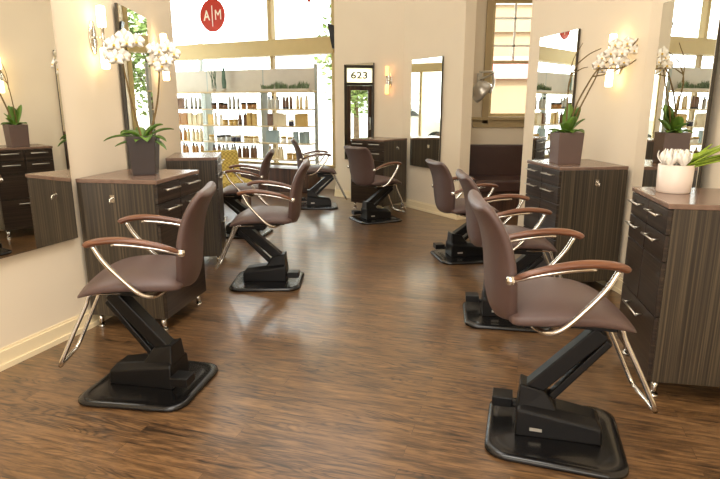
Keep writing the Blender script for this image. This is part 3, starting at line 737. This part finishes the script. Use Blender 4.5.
# white round pot
r = empty('flower_pot', (1.61, 2.86, CHT)); tag(r, 'round white pot of white tulips and lime leaves on the nearest right cabinet', 'flowers')
bm = bmesh.new(); lathe(bm, [(.074, 0), (.079, .004), (.082, .06), (.083, .138), (.080, .142), (.075, .140), (.074, .115)], 36); link('pot', bm, 'potwhite', r)
bm = bmesh.new(); lathe(bm, [(.03, .10), (.073, .112), (.03, .118)], 20); link('foam', bm, 'soil', r)
bm = bmesh.new(); rnd = random.Random(9)
for k in range(16):
    az = R(rnd.uniform(-40, 35)); L = rnd.uniform(.14, .30); leaf(bm, (rnd.uniform(-.02, .03), rnd.uniform(-.03, .03), .115), az, L, rnd.uniform(.010, .018), L*rnd.uniform(.35, .75), L*rnd.uniform(-.05, .12), twist=rnd.uniform(-.5, .5))
for k in range(14):
    az = R(rnd.uniform(60, 300)); leaf(bm, (rnd.uniform(-.03, .03), rnd.uniform(-.03, .03), .115), az, rnd.uniform(.05, .09), .014, rnd.uniform(.03, .09), .03)
link('leaves', bm, 'leaf2', r)
for k in range(9):
    a = R(40*k+10); rr = .018+.035*((k*37) % 10)/10; p = Vector((rr*math.cos(a)-.022, rr*math.sin(a)-.02, .13+.025*((k*13) % 5)/5)); bm = bmesh.new()
    for q in range(6):
        b = R(60*q+20*k); d = Vector((math.cos(b), math.sin(b), 0)); sd = Vector((-d.y, d.x, 0)); rows = []
        for i in range(6):
            t = i/5; c = p + d*(.022+.014*(q % 2))*math.sin(t*2.1) + Vector((0, 0, .07*t)); ww = .021*math.sin(math.pi*(t*.8+.15)); rows.append((bm.verts.new(c-sd*ww), bm.verts.new(c+d*.003), bm.verts.new(c+sd*ww), bm.verts.new(c-d*.002)))
        for r0, r1 in zip(rows, rows[1:]):
            for j in range(4): f = bm.faces.new((r0[j], r0[(j+1) % 4], r1[(j+1) % 4], r1[j])); f.smooth = True
    link('bloom', bm, 'petal', r)

# ------------------------------------------------------------------ product shelves in front of the shop window
SH = -68; sd_ = hd(SH); S0 = Vector((-.72, 9.46, 0)); SA = math.atan2(sd_.y, sd_.x); SL = 3.02
sh = empty('display_shelf', tuple(S0), rz=SA); tag(sh, 'tall product display shelving in front of the shop window', 'shelf')
# local x to the left, local +y toward the room
D = .26
posts = [0, .98, 2.12, 3.0]
for i, x in enumerate(posts):
    w = .05 if i in (0, 3) else .13
    link('post', bx(x-w/2, x+w/2, -.02, .02, 0, 2.0 if i else 2.06), 'post', sh, bevel=.003)
ZS = [.53, .80, 1.08, 1.355]
for a, b in zip(posts, posts[1:]):
    for z in ZS: link('shelf_board', bx(a+.02, b-.02, .022, D, z-.022, z), 'shelf', sh, bevel=.002)
    link('header_panel', bx(a+.01, b-.01, .0, .022, 1.645, 2.0), 'frost', sh, bevel=.003)
link('top_shelf', bx(-.02, SL, .024, D, 1.615, 1.64), 'shelf', sh, bevel=.003)
bm = bmesh.new(); box(bm, -.05, SL, -.03, D+.16, .10, .40); box(bm, -.03, SL-.02, 0, D+.1, 0, .10); link('base_cabinet', bm, 'darkwood', sh, bevel=.004)
def on_shelf(x, y, z): return Vector(S0) + sd_*x + Vector((-sd_.y, sd_.x, 0))*y + Vector((0, 0, z))
BM = [mat('amber_bottle', (166, 118, 62), .25, var=.05), mat('cream_bottle', (222, 208, 172), .35, var=.03), mat('clear_grey_bottle', (186, 186, 178), .2, var=.03),
      mat('brown_bottle', (112, 78, 52), .3, var=.05), mat('pale_blue_box', (150, 170, 172), .4, var=.04), mat('dark_navy_jar', (44, 44, 66), .3, var=.05), mat('gold_tin', (196, 164, 96), .35, metal=.2, var=.05), mat('white_bottle', (240, 238, 230), .35, var=.02), mat('black_cap', (42, 34, 30), .4, var=.05)]
def bottle_mesh(kind, mi):
    bm = bmesh.new()
    if kind == 'bottle': lathe(bm, [(.024, 0), (.026, .005), (.026, .11), (.018, .128), (.010, .134)], 12); lathe(bm, [(.012, .134), (.012, .162), (.010, .165)], 10, mi=1)
    elif kind == 'jar': lathe(bm, [(.034, 0), (.037, .004), (.037, .055)], 14); lathe(bm, [(.039, .055), (.039, .078), (.036, .080)], 14, mi=1)
    elif kind == 'tube': lathe(bm, [(.021, 0), (.021, .022)], 12, mi=1); lathe(bm, [(.020, .022), (.022, .03), (.021, .10), (.012, .152), (.006, .156)], 12)
    else:
        box(bm, -.032, .032, -.022, .022, 0, .15)
    me = bpy.data.meshes.new(kind); bmesh.ops.recalc_face_normals(bm, faces=bm.faces[:]); bm.to_mesh(me); bm.free()
    me.materials.append(BM[mi]); me.materials.append(BM[8] if mi in (0, 2, 3) else BM[7 if mi in (5, 4) else 6]); return me
cache = {}
NAMES = {'bottle': 'product_bottle', 'jar': 'product_jar', 'tube': 'product_tube', 'carton': 'product_carton'}
COLN = ['amber', 'cream', 'clear grey', 'brown', 'pale blue', 'navy', 'gold', 'white']
BAY = ['right', 'middle', 'left']; ROW = ['bottom', 'third', 'second', 'top']
layout = {  # (bay, row): list of (kind, colour, count, step)
 (0, 3): [('tube', 1, 3, .07), ('tube', 3, 3, .07), ('bottle', 2, 3, .075)], (0, 2): [('carton', 6, 3, .075), ('jar', 5, 1, .09), ('carton', 1, 3, .075), ('carton', 3, 2, .075)],
 (0, 1): [('carton', 4, 3, .08), ('jar', 7, 2, .10), ('carton', 4, 3, .08)], (0, 0): [('jar', 6, 4, .095), ('bottle', 1, 4, .07)],
 (1, 3): [('jar', 0, 3, .09), ('tube', 2, 3, .07), ('jar', 3, 3, .09)], (1, 2): [('carton', 6, 2, .075), ('bottle', 3, 2, .07), ('jar', 6, 3, .09), ('bottle', 7, 2, .07)],
 (1, 1): [('jar', 1, 3, .09), ('jar', 5, 2, .09), ('jar', 2, 3, .09)], (1, 0): [('bottle', 3, 5, .07), ('bottle', 2, 4, .07)],
 (2, 3): [('tube', 2, 4, .075), ('carton', 3, 2, .08), ('tube', 1, 3, .07)], (2, 2): [('carton', 1, 3, .08), ('carton', 0, 5, .075)],
 (2, 1): [('bottle', 1, 4, .07), ('bottle', 0, 5, .07)], (2, 0): [('bottle', 0, 5, .085), ('bottle', 6, 4, .085)]}
rnd = random.Random(21)
for (bay, row), items in layout.items():
    x = posts[bay]+.12; z = ZS[row]
    for kind, col, cnt, step in items*3:
        for k in range(cnt):
            if x > posts[bay+1]-.12: break
            key = (kind, col)
            if key not in cache: cache[key] = bottle_mesh(kind, col)
            o = bpy.data.objects.new(NAMES[kind], cache[key]); COL.objects.link(o)
            o.location = on_shelf(x, .13+rnd.uniform(-.03, .04), z); o.rotation_euler.z = SA; s = rnd.uniform(.92, 1.08); o.scale = (1.25, 1.25, s*1.3)
            nm = kind
            tag(o, '%s %s on the %s board of the %s bay of the display shelving' % (COLN[col], nm, ROW[row], BAY[bay]), 'hair product', '%s %ss on the %s board of the %s bay' % (COLN[col], nm, ROW[row], BAY[bay]))
            x += step*1.15
        x += .02
# plants on the top shelf
g = empty('grass_planter', tuple(on_shelf(.50, .14, 1.64)), rz=SA); tag(g, 'long low planter of silvery green grass on top of the shelving', 'plant')
link('trough', bx(-.44, .44, -.05, .05, 0, .035), 'frost', g, bevel=.003)
bm = bmesh.new(); rnd = random.Random(4)
for k in range(420):
    x, y = rnd.uniform(-.43, .43), rnd.uniform(-.04, .04); a = rnd.uniform(0, 6.28); leaf_l = rnd.uniform(.05, .11)*(1+.35*math.sin(x*14))
    d = Vector((math.cos(a)*.4, math.sin(a)*.3, 1)).normalized()*leaf_l; s = Vector((-math.sin(a), math.cos(a), 0))*.004; p = Vector((x, y, .035)); q = p+d*.6+Vector((0, 0, .01))
    v = [bm.verts.new(t) for t in (p-s, p+s, q+s, p+d, q-s)]; bm.faces.new(v)
tag(link('grass_blades', bm, 'grass', g), kind='stuff')
for (x, hgt, n, sp, lb) in ((1.69, .40, 3, .05, 'dark upright blade-leaved plant on top of the shelving, middle bay'), (1.90, .46, 6, .13, 'thin arching blade-leaved plant on top of the shelving beside the dark one')):
    g = empty('snake_plant', tuple(on_shelf(x, .14, 1.64)), rz=SA); tag(g, lb, 'plant')
    bm = bmesh.new(); lathe(bm, [(.035, 0), (.045, .05), (.042, .05), (.03, .04)], 14); link('pot', bm, 'frost', g)
    for k in range(n):
        bm = bmesh.new(); a = k*2.2; rows = []
        for i in range(8):
            t = i/7; c = Vector((sp*math.cos(a)*t*t+(k-n/2)*.018, .02*math.sin(a)*t, .04+hgt*(.8+.1*(k % 3))*t)); w = (.036 if n < 5 else .008)*math.sin(math.pi*(.15+.84*t))
            rows.append((bm.verts.new(c+Vector((-w, 0, 0))), bm.verts.new(c+Vector((0, .005, 0))), bm.verts.new(c+Vector((w, 0, 0))), bm.verts.new(c+Vector((0, -.003, 0)))))
        for r0, r1 in zip(rows, rows[1:]):
            for j in range(4): bm.faces.new((r0[j], r0[(j+1) % 4], r1[(j+1) % 4], r1[j]))
        link('leaf', bm, 'snake', g)

# ------------------------------------------------------------------ sign disc in the upper window
pd = G0 + gd*2.43 + Vector((-gd.y, gd.x, 0))*.10; pd.z = 2.985
sg = empty('hanging_sign', (pd.x, pd.y, 2.69), rz=ang+math.pi); tag(sg, 'round red sign with white A|M hanging in the upper shop window', 'sign')
bm = bmesh.new(); lathe(bm, [(.232, -.006), (.238, -.004), (.238, .004), (.232, .006)], 48)
bmesh.ops.rotate(bm, verts=bm.verts[:], matrix=Matrix.Rotation(R(90), 3, 'X')); bmesh.ops.translate(bm, verts=bm.verts[:], vec=(0, 0, .24)); link('disc', bm, 'red', sg)
text_mesh('lettering', 'A', .21, 'white', sg, (-.108, -.008, .235), (R(90), 0, 0), .85, .002)
text_mesh('lettering', 'M', .21, 'white', sg, (.112, -.008, .235), (R(90), 0, 0), .85, .0)
link('divider_bar', bx(-.008, .008, -.011, -.0065, .08, .38), 'white', sg)
bm = bmesh.new(); tube(bm, [(-.12, 0, .44), (-.12, 0, .81)], .002, 6); tube(bm, [(.12, 0, .44), (.12, 0, .81)], .002, 6); link('wire', bm, 'satin', sg)

sg.scale = (1.17,)*3
# ------------------------------------------------------------------ speaker on the pillar, track light
sp = empty('wall_speaker', (-.462, 9.15, 2.27), rz=0); tag(sp, 'dark wedge-shaped speaker on the pillar by the shop window', 'speaker')
bm = bmesh.new(); pr = [(.062, 0), (.03, 0), (-.04, .36), (.062, .33)]
a = [bm.verts.new((x, -.09, z)) for x, z in pr]; b = [bm.verts.new((x, .09, z)) for x, z in pr]; bm.faces.new(a[::-1]); bm.faces.new(b)
for i in range(4): bm.faces.new((a[i], a[(i+1) % 4], b[(i+1) % 4], b[i]))
link('cabinet', bm, 'black', sp, bevel=.006)
bm = bmesh.new(); tube(bm, [(.04, 0, .2), (.066, 0, .2)], .02); link('bracket', bm, 'satin', sp)

tk = empty('track_light', (-.95, 8.0, 2.86)); tag(tk, 'thin metal track light rail crossing near the top of the shop window', 'lamp')
bm = bmesh.new(); tube(bm, [(-.15, 0, 0), (1.1, -.35, .06)], .008, 8); link('rail', bm, 'satin', tk)
for x, y in ((0, -.04), (.9, -.29)):
    bm = bmesh.new(); tube(bm, [(x, y, .02), (x, y, CH-2.86)], .004, 6); link('suspension_rod', bm, 'satin', tk)
for (x, y, z, m) in ((.28, -.12, .02, 'red'), (.86, -.28, .05, 'hood')):
    bm = bmesh.new(); tube(bm, [(x, y, z), (x, y, z-.09)], .004, 6); lathe(bm, [(.02, 0), (.034, -.02), (.026, -.07), (.012, -.09)][::-1], 14, (x, y, z-.06)); link('lamp_head', bm, m, tk)

# ------------------------------------------------------------------ bench in the alcove
bn = empty('bench', (2.05, 7.5, 0)); tag(bn, 'dark brown upholstered bench with high back under the sash window', 'bench')
link('base', bx(-.55, .95, -.24, .36, 0, .30), 'darkwood', bn, bevel=.004)
link('seat_cushion', bx(-.56, .96, -.27, .28, .30, .46), 'bench', bn, bevel=.03, seg=4)
link('back_cushion', bx(-.56, .96, .28, .42, .40, .88), 'bench', bn, bevel=.025, seg=4)

# ------------------------------------------------------------------ hood dryer on the alcove wall
hdn = empty('hood_dryer', (1.62, 7.90, 1.55)); tag(hdn, 'silver hood hair dryer on a curved arm beside the sash window', 'hair dryer')
link('wall_mount', bx(-.03, .03, -.02, .035, .12, .28), 'hood', hdn, bevel=.005)
bm = bmesh.new(); tube(bm, catmull([(0, -.01, .20), (.14, -.12, .26), (.10, -.35, .28), (-.10, -.5, .27)], 6), .014); tube(bm, catmull([(.13, -.2, .26), (.13, -.3, .14), (.06, -.42, .02)], 5), .018); link('arm', bm, 'hood', hdn)
bm = bmesh.new(); prof = [(.02, .17), (.08, .16), (.125, .11), (.145, .04), (.145, 0), (.135, 0), (.11, .09), (.06, .135), (.02, .14)]
lathe(bm, prof, 26); bmesh.ops.rotate(bm, verts=bm.verts[:], matrix=Matrix.Rotation(R(-52), 3, 'Y')); bmesh.ops.translate(bm, verts=bm.verts[:], vec=(-.02, -.46, .0)); link('hood', bm, 'hood', hdn)

# ------------------------------------------------------------------ yellow checked chair near the shelves
yc = empty('accent_chair', (-1.78, 7.55, 0), 150); tag(yc, 'small yellow checked armless chair in front of the shelves at left', 'chair')
link('seat', bx(-.27, .27, -.26, .26, .24, .44), 'plaid', yc, bevel=.03, seg=3)
bm = bmesh.new(); box(bm, -.30, -.20, -.25, .25, .40, .80); 
for v in bm.verts:
    if v.co.z > .6: v.co.x -= .10
link('backrest', bm, 'plaid', yc, bevel=.025, seg=3)
for x in (-.22, .22):
    for y in (-.21, .21): link('leg', bx(x-.018, x+.018, y-.018, y+.018, 0, .25), 'darkwood', yc)

# ------------------------------------------------------------------ light
W = bpy.data.worlds.new('sky'); S.world = W; W.use_nodes = True
nt = W.node_tree; bg = nt.nodes['Background']; bg.inputs[0].default_value = (.92, .97, 1, 1); bg.inputs[1].default_value = 8.5
def area(name, loc, rot, sx, sy, power, col=(1, .95, .88)):
    l = bpy.data.lights.new(name, 'AREA'); l.shape = 'RECTANGLE'; l.size = sx; l.size_y = sy; l.energy = power; l.color = col
    o = bpy.data.objects.new(name, l); COL.objects.link(o); o.location = loc; o.rotation_euler = rot; return o
for i, (x, y, e) in enumerate(((-.5, .6, 84), (-.4, 3.0, 54), (-.2, 5.4, 26), (-.6, 7.6, 12), (2.6, 7.0, 8), (-2.8, 8.4, 16))):
    area('ceiling_fill', (x, y, CH-.03), (0, 0, 0), 1.8, 1.4, e, (1, .97, .92))  # unseen soft panels added below the ceiling to brighten the room
area('rear_daylight_fill', (-.6, YB+.1, 1.9), (R(90), 0, 0), 3.6, 2.4, 120, (1, .97, .92))  # unseen soft light added before the solid rear wall, for windows presumed behind
sun = bpy.data.lights.new('sun', 'SUN'); sun.energy = 7; sun.angle = R(3); so = bpy.data.objects.new('sun', sun); COL.objects.link(so); so.rotation_euler = (R(48), 0, R(-12))

# ------------------------------------------------------------------ camera
F, P = 560, math.atan(133.5/560)
cd = bpy.data.cameras.new('camera'); cam = bpy.data.objects.new('camera', cd); COL.objects.link(cam)
cd.sensor_width = 36; cd.lens = F/720*36; cam.location = (0, 0, 1.4); cam.rotation_euler = (R(90)-P, 0, 0); cd.clip_start = .02
S.camera = cam
vs = S.view_settings; vs.view_transform = 'Standard'; vs.look = 'None'; vs.exposure = 0; vs.gamma = 1; vs.use_curve_mapping = False
